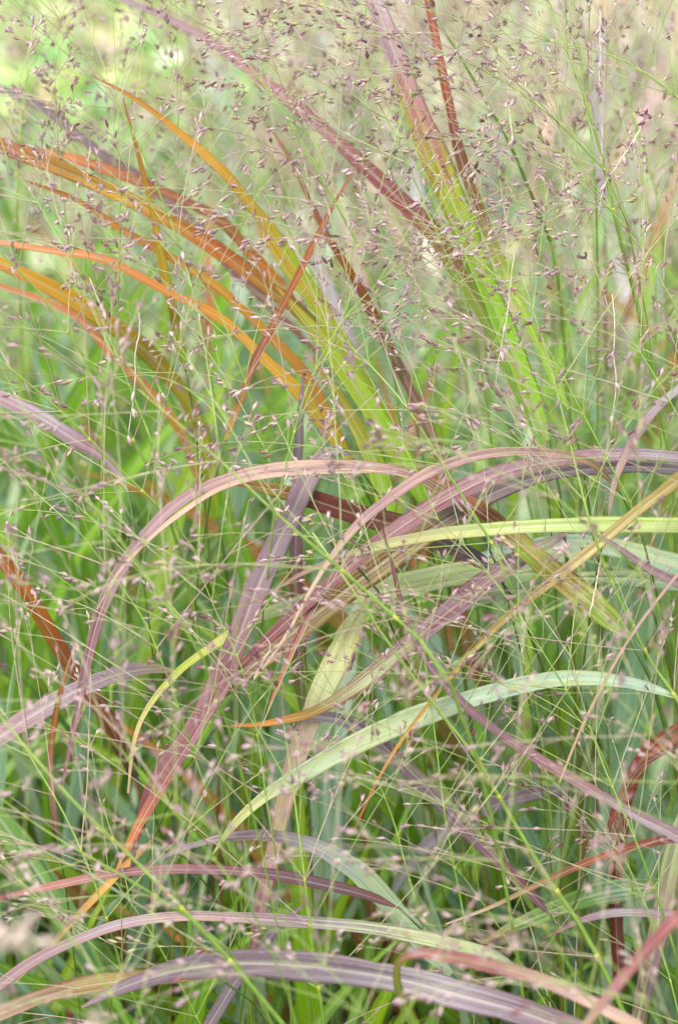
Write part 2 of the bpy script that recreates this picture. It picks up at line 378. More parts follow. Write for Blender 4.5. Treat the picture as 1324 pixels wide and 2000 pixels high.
# -- the pink and mauve arches
shoot('shoot with a pale pink blade arching high and drooping to the left', [
    B('olive brown pinkm pinkm pinkm mauve mauve redp redp', 'redbr tan peach peach pinkm pinkm redp mauve pinkm', [(935, 1030, 14), (905, 990, 18), (855, 955, 22), (795, 926, 22), (720, 913, 24), (640, 911, 25), (520, 919, 26), (420, 945, 24), (345, 985, 26), (282, 1048, 28), (232, 1120, 28), (197, 1195, 26), (172, 1285, 22), (150, 1395, 16), (128, 1500, 9), (118, 1560, 2)], 1.02, 0.97, label='pink arching blade'),
    B('peach peach tan', 'pinkm peach peach', [(760, 922, 1), (640, 923, 7), (520, 930, 12), (430, 955, 12), (350, 1005, 11), (285, 1060, 9), (230, 1120, 7), (190, 1190, 2)], 0.985, 0.965, label='thin straw edge')])
shoot('shoot with a pink blade whose straw coloured tip hangs to the lower left', [
    B('olive tan pinkm pinkm pinkm peach peach', 'brown pinkm peach peach pinkm tan tan', [(1210, 960, 12), (1165, 912, 16), (1130, 896, 18), (1080, 886, 20), (1000, 882, 22), (920, 893, 22), (840, 922, 24), (765, 970, 22), (692, 1032, 18), (625, 1122, 11), (560, 1240, 7), (495, 1330, 2)], 1.0, 0.95)])
shoot('shoot with the widest mauve blade arching in from the right edge', [
    B('gmauve mauve mauve pinkm pinkm redp redp redbr', 'mauve lav pinkm mauve redp pinkm redp redp', [(1380, 905, 22), (1324, 896, 26), (1250, 890, 28), (1160, 893, 30), (1060, 905, 34), (960, 932, 36), (870, 976, 38), (780, 1032, 36), (700, 1092, 34), (620, 1162, 32), (545, 1228, 26), (470, 1300, 12)], 1.02, 0.985, face=0.5),
    B('gmauve gmauve gmauve gmauve brown brown brown redor', 'lav dkm mauve tan olive tan redor', [(1380, 925, 20), (1300, 915, 24), (1200, 912, 26), (1060, 930, 30), (950, 970, 40), (850, 1030, 50), (740, 1106, 58), (620, 1198, 60), (540, 1264, 54), (470, 1322, 38), (400, 1388, 8)], 1.035, 1.01, face=0.2, label='brown striped under side')])
shoot('shoot with a dusty mauve blade folded over and hanging to the lower left', [
    B('dkm gmauve mauve mauve mauve mauve redp redp redbr', 'lav lav mauve gmauve mauve redp pinkm redp dkm', [(690, 895, 6), (665, 880, 16), (638, 888, 26), (605, 930, 46), (572, 1000, 52), (532, 1085, 54), (495, 1168, 54), (462, 1258, 50), (425, 1345, 48), (372, 1435, 40), (322, 1500, 36), (282, 1580, 26), (255, 1700, 4)], 1.03, 1.0, face=0.2),
    B('redp redp redp redor orange', 'redbr pinkm redp orange redor', [(450, 1290, 18), (420, 1365, 24), (378, 1440, 26), (345, 1490, 26), (290, 1580, 22), (255, 1645, 16), (225, 1705, 3)], 1.0, 0.985, label='red and orange lower half')])
shoot('shoot with a dark mahogany blade lying behind the pink arch', [
    B('dkm dkm gmauve redbr redbr redor redor', 'gmauve dkm olive brown redbr olive redbr', [(960, 1110, 26), (925, 1090, 36), (870, 1064, 42), (800, 1034, 46), (700, 1006, 46), (600, 974, 40), (530, 956, 30), (448, 942, 6)], 1.035, 1.02, face=0.25)])
shoot('shoot with a yellow green blade lying level across to the right edge', [
    B('ygr pgr ygr pgr tan pinkm redp', 'pgr ygr pgr ydry pgr tan pinkm', [(1390, 1034, 34), (1324, 1028, 36), (1200, 1026, 36), (1080, 1027, 34), (960, 1034, 30), (860, 1044, 26), (760, 1062, 22), (680, 1086, 18), (600, 1116, 12), (540, 1150, 7), (470, 1190, 1)], 0.985, 1.0)])
shoot('shoot with a pale green blade tapering to a yellow hooked tip at lower left', [
    B('bgr pgr pgr pgr pgr ygr ydry ydry tan', 'pgr bgr ygr tan pgr ydry ygr tan tan', [(1200, 1062, 26), (1100, 1083, 40), (1000, 1106, 50), (880, 1126, 54), (760, 1150, 52), (650, 1166, 44), (560, 1188, 34), (490, 1216, 26), (420, 1260, 20), (350, 1312, 16), (290, 1382, 11), (262, 1450, 9), (250, 1550, 5)], 1.08, 0.99)])
shoot('shoot with a strongly coloured red and olive blade leaning at centre right', [
    B('lime lime vivid vivid redbr redor redor', 'green vivid redbr lime olive redbr redbr', [(1230, 1245, 40), (1175, 1196, 50), (1120, 1150, 52), (1062, 1104, 52), (1002, 1052, 50), (930, 995, 42), (870, 950, 26), (820, 920, 4)], 0.995, 1.03, face=0.2)])
shoot('shoot with a red violet blade slanting up to the right with a green midline', [
    B('orange yor redor redp mauve mauve mauve lav', 'redor orange olive pgr redp pinkm pgr mauve', [(425, 1419, 2), (500, 1416, 10), (560, 1406, 17), (620, 1388, 22), (700, 1340, 34), (780, 1276, 44), (860, 1208, 48), (940, 1146, 48), (1010, 1096, 40), (1070, 1062, 22), (1110, 1040, 3)], 1.0, 1.03)], back=0.03)
shoot('shoot with a narrow olive tan blade slanting down from the right edge', [
    B('olive olive tan tan olive orange redor', 'brown tan ydry olive yor yor orange', [(1370, 900, 28), (1324, 938, 30), (1240, 1002, 26), (1160, 1070, 26), (1080, 1134, 22), (980, 1214, 15), (900, 1300, 10), (800, 1424, 8), (740, 1520, 7), (692, 1620, 2)], 0.965, 0.99)])
shoot('shoot with a pale blue green blade arching across the lower right half', [
    B('ygr pgr pgr pgr bgr bgr bgr bgr pgr', 'pgr ydry bgr pgr pgr bgr pgr bgr bgr', [(415, 1670, 10), (455, 1614, 18), (510, 1562, 28), (580, 1518, 38), (680, 1462, 46), (780, 1416, 46), (880, 1380, 44), (960, 1356, 42), (1040, 1336, 38), (1120, 1327, 36), (1200, 1332, 30), (1270, 1346, 20), (1330, 1366, 4)], 1.0, 0.98, fold=0.3)], back=0.1)
shoot('shoot with a straight buff blade tinged pink towards its foot', [
    B('redp pinkm peach peach buff buff buff', 'coral pinkm tan peach buff ydry buff', [(488, 1880, 22), (508, 1780, 28), (530, 1680, 34), (558, 1560, 44), (590, 1450, 50), (622, 1370, 54), (662, 1285, 52), (690, 1225, 46), (725, 1165, 4)], 1.04, 1.06, face=0.15)])
shoot('shoot with a violet blade bending down to the right under the pale green arch', [
    B('dkm redp mauve dkm gmauve gmauve', 'redp mauve dkm mauve lav olive', [(1075, 1790, 14), (1035, 1745, 24), (975, 1685, 30), (915, 1625, 32), (850, 1556, 34), (775, 1482, 34), (705, 1424, 32), (640, 1402, 28), (570, 1402, 20), (510, 1415, 3)], 1.04, 1.05)])
shoot('shoot with a long thin violet blade trailing to the lower right edge', [
    B('pinkm mauve pinkm mauve mauve redp redp', 'mauve lav pinkm redp pinkm mauve redbr', [(1390, 1680, 28), (1324, 1636, 28), (1230, 1588, 26), (1150, 1542, 24), (1060, 1490, 22), (970, 1430, 20), (890, 1362, 18), (830, 1290, 16), (790, 1200, 12), (765, 1100, 8), (742, 1010, 2)], 0.99, 0.97)])
shoot('shoot with a short mauve blade arching out at the left edge', [
    B('mauve mauve mauve gmauve olive', 'lav pinkm lav mauve pgr', [(-60, 1480, 36), (0, 1442, 42), (60, 1402, 44), (140, 1357, 42), (220, 1322, 34), (290, 1308, 24), (345, 1312, 4)], 1.0, 1.03)])
shoot('shoot with a blade grey mauve at its tip and pale green lower down', [
    B('bgr bgr pgr bgr gmauve mauve mauve brown', 'pgr pgr bgr lav mauve lav gmauve brown', [(880, 1905, 50), (815, 1835, 52), (755, 1768, 50), (695, 1708, 44), (620, 1660, 34), (540, 1637, 26), (460, 1636, 20), (380, 1652, 14), (300, 1684, 8), (240, 1725, 2)], 1.03, 0.99, fold=0.35)])
shoot('shoot with a slim blade red at the left edge and plum to the right', [
    B('brown dkm dkm redp pinkm pinkm redor', 'redp brown redp mauve redp coral pink', [(780, 1775, 12), (720, 1752, 20), (650, 1734, 24), (540, 1712, 24), (430, 1701, 24), (300, 1701, 22), (200, 1712, 19), (80, 1737, 15), (-30, 1762, 9)], 1.01, 0.98)])
shoot('shoot with a mauve blade and green midline bowing over the bottom left', [
    B('bgr pgr gmauve mauve mauve pinkm mauve pinkm', 'gmauve pgr pgr lav peach lav pinkm mauve', [(1020, 1900, 28), (950, 1868, 32), (850, 1840, 34), (720, 1815, 30), (600, 1804, 26), (480, 1795, 22), (360, 1791, 22), (240, 1806, 24), (140, 1842, 24), (60, 1882, 23), (-20, 1940, 22)], 0.99, 0.95)])
shoot('shoot with a very broad dark violet blade along the bottom edge', [
    B('dkm dkm gmauve dkm dkm dkm mauve', 'gmauve mauve lav gmauve dkm gmauve mauve', [(1150, 2030, 50), (1080, 2000, 56), (1000, 1972, 62), (900, 1945, 66), (800, 1918, 66), (680, 1898, 64), (560, 1886, 62), (450, 1884, 56), (340, 1898, 46), (240, 1930, 32), (160, 1968, 4)], 0.90, 0.95, face=0.3)])
shoot('shoot with a rose red blade bent over close to the camera at the bottom right', [
    B('tan peach pinkm pink pink redp olive green green', 'peach pinkm pink redp pink coral green olive lime', [(1250, 2010, 26), (1180, 1972, 26), (1110, 1938, 29), (1030, 1906, 30), (940, 1884, 32), (865, 1868, 30), (812, 1864, 24), (780, 1880, 16), (776, 1920, 18), (792, 1970, 22), (830, 2040, 22)], 0.83, 0.87, face=0.3)])
shoot('shoot with a thin russet blade arching at the lower right', [
    B('redbr redbr redor redor tan peach', 'brown redbr redor brown tan peach', [(1400, 1640, 18), (1324, 1638, 20), (1230, 1656, 19), (1150, 1684, 16), (1060, 1724, 14), (960, 1772, 9), (870, 1806, 3)], 1.02, 0.98)])
shoot('shoot with a dark red blade standing in the shade at lower right', [
    B('redbr redbr redbr redor', 'brown redp redor redbr', [(1212, 1960, 24), (1205, 1850, 28), (1202, 1750, 32), (1208, 1650, 34), (1226, 1550, 32), (1262, 1470, 26), (1340, 1405, 10)], 1.10, 1.06)])
shoot('shoot with two narrow mahogany blades curling at the right edge', [
    B('redbr redor redor', 'redp coral redbr', [(1185, 1620, 10), (1220, 1545, 18), (1262, 1490, 20), (1324, 1440, 16), (1370, 1415, 8)], 1.04, 1.03),
    B('redbr brown redbr', 'redor redbr redp', [(1175, 1650, 8), (1210, 1570, 12), (1250, 1500, 14), (1330, 1452, 10)], 1.03, 1.02)])
shoot('shoot with a grey violet arching blade at the lower right edge', [
    B('gmauve mauve gmauve mauve redp', 'lav pinkm lav mauve redp', [(1400, 1815, 18), (1324, 1792, 20), (1255, 1784, 20), (1190, 1786, 18), (1130, 1802, 12), (1060, 1835, 3)], 1.0, 1.0)])
shoot('shoot with a green blade edged in red lying at lower right', [
    B('green green green pgr brown', 'lime bgr green green redor', [(1330, 1735, 44), (1240, 1738, 48), (1160, 1750, 46), (1080, 1778, 36), (1000, 1812, 24), (930, 1850, 4)], 1.09, 1.05)])
shoot('shoot with a blurred rose blade rising at the bottom right corner', [
    B('tan pinkm pink pink', 'peach pink redp pink', [(1130, 2020, 14), (1170, 1970, 20), (1215, 1915, 26), (1265, 1855, 28), (1324, 1795, 30), (1380, 1750, 22)], 0.80, 0.78)])
shoot('shoot with a short violet blade entering at the right edge', [
    B('mauve mauve mauve pinkm', 'lav pinkm mauve lav', [(1390, 1170, 20), (1324, 1140, 22), (1262, 1108, 18), (1205, 1068, 12), (1160, 1040, 3)], 0.97, 0.96)])
shoot('shoot with a whitish pink blade rising to the right edge above the arches', [
    B('peach peach mauve lav lav', 'pinkm lav pinkm lav mauve', [(1188, 1010, 6), (1196, 960, 14), (1212, 910, 18), (1242, 852, 20), (1282, 798, 20), (1330, 755, 16), (1390, 705, 4)], 0.99, 0.97)], back=0.12)
shoot('shoot with an orange brown blade slanting down at the left edge', [
    B('dkm brown brown redor orange redbr', 'brown redbr orange olive redor orange', [(268, 1520, 30), (240, 1468, 34), (200, 1392, 36), (142, 1310, 36), (90, 1222, 34), (40, 1140, 32), (-30, 1052, 24)], 1.12, 1.05)])
shoot('shoot with a soft mauve blade at left, edges rolled', [
    B('brown mauve mauve mauve pinkm', 'pgr mauve redp lav mauve', [(250, 960, 8), (225, 918, 22), (195, 888, 28), (140, 856, 32), (70, 812, 34), (-30, 765, 32)], 1.02, 1.14)])
shoot('shoot with a dry stick thin pink blade crossing at the right', [
    B('peach peach pinkm peach tan', 'tan pinkm peach tan peach', [(1390, 1050, 5), (1324, 1122, 6), (1240, 1232, 7), (1182, 1330, 7), (1132, 1432, 6), (1092, 1530, 4)], 0.96, 0.97)], back=0.2)
shoot('shoot with a narrow orange and pink blade hanging near the left edge', [
    B('redp peach coral orange tan', 'coral pinkm orange tan peach', [(112, 1640, 10), (102, 1560, 13), (98, 1480, 13), (108, 1400, 13), (124, 1330, 10), (148, 1255, 3)], 1.03, 0.98)])
shoot('shoot with a grey violet blade arching behind in the lower right', [
    B('bggreen gmauve gmauve gmauve gmauve', 'gmauve lav gmauve dkm lav', [(760, 1760, 16), (795, 1698, 26), (855, 1636, 32), (945, 1582, 34), (1040, 1552, 30), (1120, 1545, 22), (1190, 1560, 5)], 1.17, 1.16)])
shoot('shoot with a thin rust blade hanging behind the brown striped one', [
    B('redor redp redor orange', 'redbr pinkm coral redor', [(690, 1100, 8), (640, 1150, 14), (605, 1200, 15), (570, 1270, 13), (545, 1330, 9), (522, 1392, 2)], 1.0, 0.975)], back=0.15)
shoot('shoot with a dim violet blade leaning at the bottom centre', [
    B('dkm dkm gmauve mauve', 'brown gmauve dkm lav', [(385, 2040, 22), (420, 1985, 28), (470, 1905, 30), (530, 1830, 24), (590, 1770, 6)], 1.05, 1.06)])
shoot('shoot with a slender olive blade hanging at the lower left', [
    B('olive orange olive tan', 'brown yor brown olive', [(300, 1640, 10), (250, 1688, 15), (190, 1750, 16), (130, 1815, 14), (70, 1880, 8), (30, 1920, 2)], 1.04, 1.03)], back=0.15)
shoot('shoot with a broad plain green blade at the left edge of the lower clump', [
    B('dgreen dgreen green green', 'green green dgreen green', [(235, 2010, 50), (180, 1890, 56), (120, 1780, 66), (50, 1670, 58), (-30, 1560, 40)], 1.18, 1.2)])
shoot('shoot with a pale pink and green blade standing at the bottom right edge', [
    B('brown gmauve pinkm pgr pgr', 'pgr redp pgr pinkm bgr', [(1238, 2030, 36), (1262, 1920, 42), (1290, 1800, 44), (1312, 1690, 42), (1345, 1560, 30)], 1.07, 1.05)])
shoot('shoot with blurred blue green blades lying level behind at the right', [
    B('bggreen bgr bgr bgr', 'bgr pgr bgr bggreen', [(1400, 1135, 36), (1324, 1108, 44), (1200, 1072, 46), (1100, 1062, 38), (990, 1074, 22), (900, 1095, 4)], 1.10, 1.10),
    B('bggreen pgr bgr', 'bgr green pgr', [(1400, 1152, 28), (1324, 1142, 32), (1220, 1130, 34), (1120, 1132, 30), (1020, 1150, 24), (900, 1190, 14), (800, 1225, 3)], 1.08, 1.07)])
shoot('shoot with a wide blue green blade standing behind the buff one', [
    B('bggreen bgr bgr bgr', 'bgr bggreen pgr bgr', [(660, 1760, 60), (640, 1620, 72), (640, 1480, 76), (665, 1340, 64), (690, 1230, 40), (720, 1120, 4)], 1.22, 1.2)])
shoot('shoot with a wide soft green blade in the gap at centre right', [
    B('bggreen green bggreen bgr', 'green bggreen bgr green', [(1000, 1700, 70), (960, 1520, 82), (900, 1370, 80), (830, 1250, 60), (770, 1150, 6)], 1.26, 1.24)])
shoot('shoot with a lavender grey blurred blade glinting between the orange blades', [
    B('gmauve lav lav gmauve', 'lav lav gmauve lav', [(700, 700, 26), (660, 610, 32), (625, 530, 32), (590, 460, 24), (560, 400, 5)], 1.34, 1.36)])  # pale lavender paints a gloss highlight into the blade colour
shoot('shoot with a lavender blurred blade behind the seed heads at top right', [
    B('gmauve lav lav lav', 'lav lav gmauve lav', [(1180, 420, 18), (1168, 300, 26), (1166, 200, 28), (1170, 110, 24), (1178, 20, 5)], 1.3, 1.3)])
shoot('shoot with a tan and purple blade low at the bottom left corner', [
    B('olive tan brown tan', 'brown olive tan mauve', [(420, 1905, 20), (300, 1912, 34), (180, 1925, 36), (80, 1950, 34), (-40, 2000, 30)], 0.97, 0.95)])

# ------------------------------------------------------------------ green shoots crowding behind (copies of a few kinds)
def bg_shoot(kind, seed):
    r = random.Random(seed)
    pal = {'green': (['dgreen', 'green', 'green'], ['green', 'dgreen', 'lime']), 'blue': (['bggreen', 'bgr', 'green'], ['bggreen', 'bgr', 'pgr']),
           'lime': (['green', 'lime', 'green'], ['ygr', 'lime', 'green']), 'rust': (['olive', 'redbr', 'brown'], ['orange', 'redp', 'coral'])}[kind]
    sh = thing('grass_shoot', (0, 0, 0), '', 'grass shoot')
    h = r.uniform(0.40, 0.5)
    m = MB(); pts = [Vector((0.004 * math.sin(i), 0, h * i / 6)) for i in range(7)]
    m.tube(pts, [0.0022 - 0.0001 * i for i in range(7)], [PAL['dgreen'], PAL['green']], 5)
    obj('culm', m.mesh('culm', M_STEM), sh)
    nb = r.randint(5, 6)
    for b in range(nb):
        yaw = b * 2.4 + r.uniform(-.5, .5); z0 = h * (0.12 + 0.8 * b / nb); Lb = r.uniform(0.34, 0.52); el = R(r.uniform(66, 84)); drop = r.uniform(0.2, 1.1)
        pts = []; p = Vector((0, 0, z0)); n = 13
        for i in range(n):
            pts.append(p.copy()); e = el - drop * (i / n) ** 2 * 1.4
            p = p + Vector((math.cos(yaw) * math.cos(e), math.sin(yaw) * math.cos(e), math.sin(e))) * (Lb / n)
        wmax = r.uniform(0.012, 0.019)
        wd = [wmax * min(1, 0.45 + 2.5 * t) * (1 - clamp_min(t - 0.45, 0) ** 1.6 * 2.6) for t in [i / (n - 1) for i in range(n)]]
        wd = [max(x, 0.0003) for x in wd]
        rr = lambda: PAL[r.choice(pal[0])]
        me = blade_mesh(pts, wd, [rr(), rr(), rr()], [PAL[r.choice(pal[1])], PAL[r.choice(pal[1])]], r.random() * 3, r.uniform(-.6, .6), 0.3, 3, False, 0.4, auto=False)
        obj('leaf_blade', me, sh)
    return sh
kinds = {'green': ('fresh green shoot standing upright among the crowded lower stems', 'green shoots crowding the lower clump', 4),
         'blue': ('blue green shoot standing upright among the crowded lower stems', 'blue green shoots crowding the lower clump', 3),
         'lime': ('yellow green shoot standing upright among the crowded lower stems', 'yellow green shoots crowding the lower clump', 2),
         'rust': ('rusty brown shoot standing upright among the crowded lower stems', 'rusty shoots crowding the lower clump', 1)}
protos = {k: [bg_shoot(k, 100 + 17 * i + len(k)) for i in range(v[2])] for k, v in kinds.items()}
for k, ps in protos.items():
    for p_ in ps: p_['label'] = kinds[k][0]; p_['group'] = kinds[k][1]
used = set(); TAKEN = set(); r = random.Random(21)
def place_bg(k, x, y, s):
    i = r.randrange(len(protos[k])); pr = protos[k][i]
    if (k, i) in used:
        o = pr.copy(); COL.objects.link(o)
        for ch in pr.children:
            c = ch.copy(); COL.objects.link(c); c.parent = o
    else: used.add((k, i)); o = pr
    o.location = (x, y, 0); o.scale = (s, s, s)
    lean = r.uniform(-.28, .16)
    o.rotation_euler = (r.uniform(-.16, .12), lean, r.uniform(-1.0, 1.0))
    q = pix((x + lean * .25, y, 0.42 * s))
    order = []
    for m in sorted(MARKS, key=lambda m: (m[0] - q[0]) ** 2 + (m[1] - q[1]) ** 2):
        n = SHORT(m[2])
        for a_ in ('a ', 'an ', 'the ', 'two '):
            if n.startswith(a_): n = n[len(a_):]; break
        if n not in order: order.append(n)
        if len(order) == 5: break
    size = 'tall ' if s > .72 else 'short ' if s < .58 else ''
    dist = 'close' if y < 1.35 else 'far' if y > 1.75 else 'standing'
    tilt = 'left leaning ' if lean < -.1 else 'right leaning ' if lean > .03 else 'upright '
    tries = ['%s%s shoot %s behind the %s' % (size, KW[k], dist, order[0]), '%s%s%s shoot %s behind the %s' % (size, tilt, KW[k], dist, order[0])]
    tries += ['%s%s shoot %s behind the %s and %s' % (tilt, KW[k], dist, order[0], e) for e in order[1:]]
    tries = [t for t in tries if len(t.split()) <= 16]
    o['label'] = next((t for t in tries if t not in TAKEN), tries[0]); TAKEN.add(o['label'])
SHORT = lambda L: L[len('shoot with '):L.index('blade') + (6 if 'blades' in L else 5)]
KW = {'green': 'fresh green', 'blue': 'blue green', 'lime': 'yellow green', 'rust': 'rusty brown'}
for n_ in range(275):
    near = n_ < 130
    y = r.uniform(1.03, 1.24) if near else 1.2 + 1.0 * r.random() ** 1.1; x = r.uniform(-0.2, 0.2) * y
    s = r.uniform(.46, .66) + (y - 1.03) * .5 if near else (0.82 - 0.16 * (y - 1.14)) * r.uniform(0.72, 1.08)
    k = r.choices(['green', 'blue', 'lime', 'rust'], [6, 3.8, 1.8, 0.6])[0]
    place_bg(k, x, y, s)

# ------------------------------------------------------------------ spikelets
def spikelet_mesh(i):
    r = random.Random(500 + i); m = MB(); Lr = 1.0
    base = [C(204, 198, 150, .54), C(216, 200, 184, .54), C(192, 172, 148, .54), C(160, 112, 110), C(212, 196, 184, .54), C(192, 200, 124, .54)][i]
    tip = [C(176, 128, 154, .54), C(198, 156, 178, .54), C(156, 110, 136, .54), C(132, 76, 94), C(190, 148, 170, .54), C(166, 136, 134, .54)][i]
    dark = C(110, 56, 82)
    # plump pointed body of unit length along +Z
    rings = [(0.0, 0.03), (0.14, 0.13), (0.36, 0.20), (0.62, 0.15), (0.86, 0.05)]
    ids = []
    for z, rad in rings:
        ids.append([m.vert((math.cos(a) * rad, math.sin(a) * rad * 0.8, z), lerp3(base, tip, min(1, max(0, (z - 0.25) * 1.7)))) for a in [k * math.pi / 3 for k in range(6)]])
    for a in range(len(rings) - 1):
        for k in range(6): m.f.append((ids[a][k], ids[a][(k + 1) % 6], ids[a + 1][(k + 1) % 6], ids[a + 1][k]))
    t = m.vert((0.02, 0, 1.0), tip)
    for k in range(6): m.f.append((ids[-1][k], ids[-1][(k + 1) % 6], t))
    # spreading glumes
    for s_, ang, ln in ((1, R(r.uniform(16, 38)), r.uniform(.75, 1.0)), (-1, R(r.uniform(8, 24)), r.uniform(.5, .8))):
        d = Vector((s_ * math.sin(ang), 0.1 * s_, math.cos(ang))); b0 = Vector((s_ * 0.06, 0, 0.08))
        w_ = Vector((0, 0.12, 0)); bulge = Vector((s_ * 0.10, 0, 0))
        a0 = m.vert(b0, base); a1 = m.vert(b0 + d * ln * .45 + w_ + bulge * .3, lerp3(base, tip, .5)); a2 = m.vert(b0 + d * ln * .45 - w_ + bulge * .3, lerp3(base, tip, .5))
        a3 = m.vert(b0 + d * ln * .45 + bulge, lerp3(base, tip, .6)); a4 = m.vert(b0 + d * ln, tip)
        m.f += [(a0, a1, a3), (a0, a3, a2), (a1, a4, a3), (a3, a4, a2)]
    # dark stigmas and anthers
    for k in range(r.randint(2, 4)):
        az = r.uniform(0, 6.28); el = r.uniform(-0.2, 0.9); b0 = Vector((0, 0, r.uniform(.45, .8)))
        d = Vector((math.cos(az) * math.cos(el), math.sin(az) * math.cos(el), math.sin(el))) * r.uniform(.35, .55)
        cc = C(214, 130, 30) if (i in (2, 5) and k == 0) else dark
        sd_ = d.orthogonal().normalized() * 0.045; s2 = d.cross(sd_).normalized() * 0.045
        q0 = m.vert(b0, cc); q1 = m.vert(b0 + d * .6 + sd_, cc); q2 = m.vert(b0 + d * .6 - sd_ + s2, cc); q3 = m.vert(b0 + d * .6 - s2, cc); q4 = m.vert(b0 + d, cc)
        m.f += [(q0, q1, q2), (q0, q2, q3), (q0, q3, q1), (q4, q2, q1), (q4, q3, q2), (q4, q1, q3)]
    return m
SPK_MB = [spikelet_mesh(i) for i in range(6)]
SPK = [m.mesh('spikelet', M_SPIKE) for m in SPK_MB]

def grow_branch(r, start, direction, length, rad, nsp, droop, detail=True):
    """returns (tube list, spikelet list[(pos, dir)]) in world space"""
    tubes = []; spk = []; n = 11 if detail else 6; p = start.copy(); d = direction.normalized(); pts = []
    side = d.orthogonal().normalized(); side = Matrix.Rotation(r.uniform(0, 6.28), 3, d) @ side; curl = r.uniform(-.35, .35)
    for i in range(n):
        pts.append(p.copy()); t = i / n
        d = (d + Vector((0, 0, -1)) * droop * t / n * 2 + side * curl / n + Vector((r.gauss(0, .02), r.gauss(0, .02), r.gauss(0, .02)))).normalized()
        p = p + d * (length / (n - 1))
    tubes.append((pts, [rad * (1 - 0.5 * i / n) for i in range(n)]))
    def end_spk(p, d):
        spk.append((p, (d + Vector((r.gauss(0, .18), r.gauss(0, .18), r.gauss(0, .18) - 0.08))).normalized()))
    end_spk(pts[-1], (pts[-1] - pts[-2]).normalized())
    for k in range(nsp):
        f = 0.34 + 0.64 * (k + r.uniform(0, .8)) / nsp; i = min(int(f * (n - 1)), n - 2); b = pts[i].lerp(pts[i + 1], f * (n - 1) - i)
        t = (pts[i + 1] - pts[i]).normalized(); s = Matrix.Rotation(r.uniform(0, 6.28), 3, t) @ t.orthogonal().normalized()
        ang = R(r.uniform(8, 30)); dd = (t * math.cos(ang) + s * math.sin(ang)).normalized()
        Ls = r.uniform(0.004, 0.010) if r.random() < .4 else length * r.uniform(0.12, 0.28)
        q = [b, b + dd * Ls * .5 + Vector((0, 0, -Ls * .02)), b + dd * Ls + Vector((0, 0, -Ls * .08))]
        tubes.append((q, [rad * .65, rad * .55, rad * .45])); end_spk(q[-1], (q[-1] - q[-2]).normalized())
        if Ls > 0.012:                                  # spikelets sit in short rows towards the twig's end
            for c in range(r.randint(1, 3)):
                b2 = q[2] - (q[2] - q[1]).normalized() * (0.0036 * (c + 1) * r.uniform(.85, 1.2))
                s2 = Matrix.Rotation(r.uniform(0, 6.28), 3, dd) @ dd.orthogonal().normalized()
                d2 = (dd + s2 * .45).normalized(); e2 = b2 + d2 * r.uniform(.0012, .003)
                tubes.append(([b2, e2], [rad * .45, rad * .4])); end_spk(e2, d2)
    return tubes, spk
n_spk = [0]
STEMC = [C(120, 165, 50), C(150, 185, 80)]
BRC = [[C(160, 190, 100), C(190, 200, 140)], [C(186, 196, 140), C(206, 196, 160)], [C(150, 182, 84), C(200, 190, 150)], [C(196, 170, 150), C(206, 190, 170)]]
def orient(d, roll):
    z = d.normalized(); x = z.orthogonal().normalized(); y = z.cross(x)
    M = Matrix((x, y, z)).transposed().to_4x4()
    return M @ Matrix.Rotation(roll, 4, 'Z')
PAN_GROUP = 'airy seed panicles of the ornamental grass'
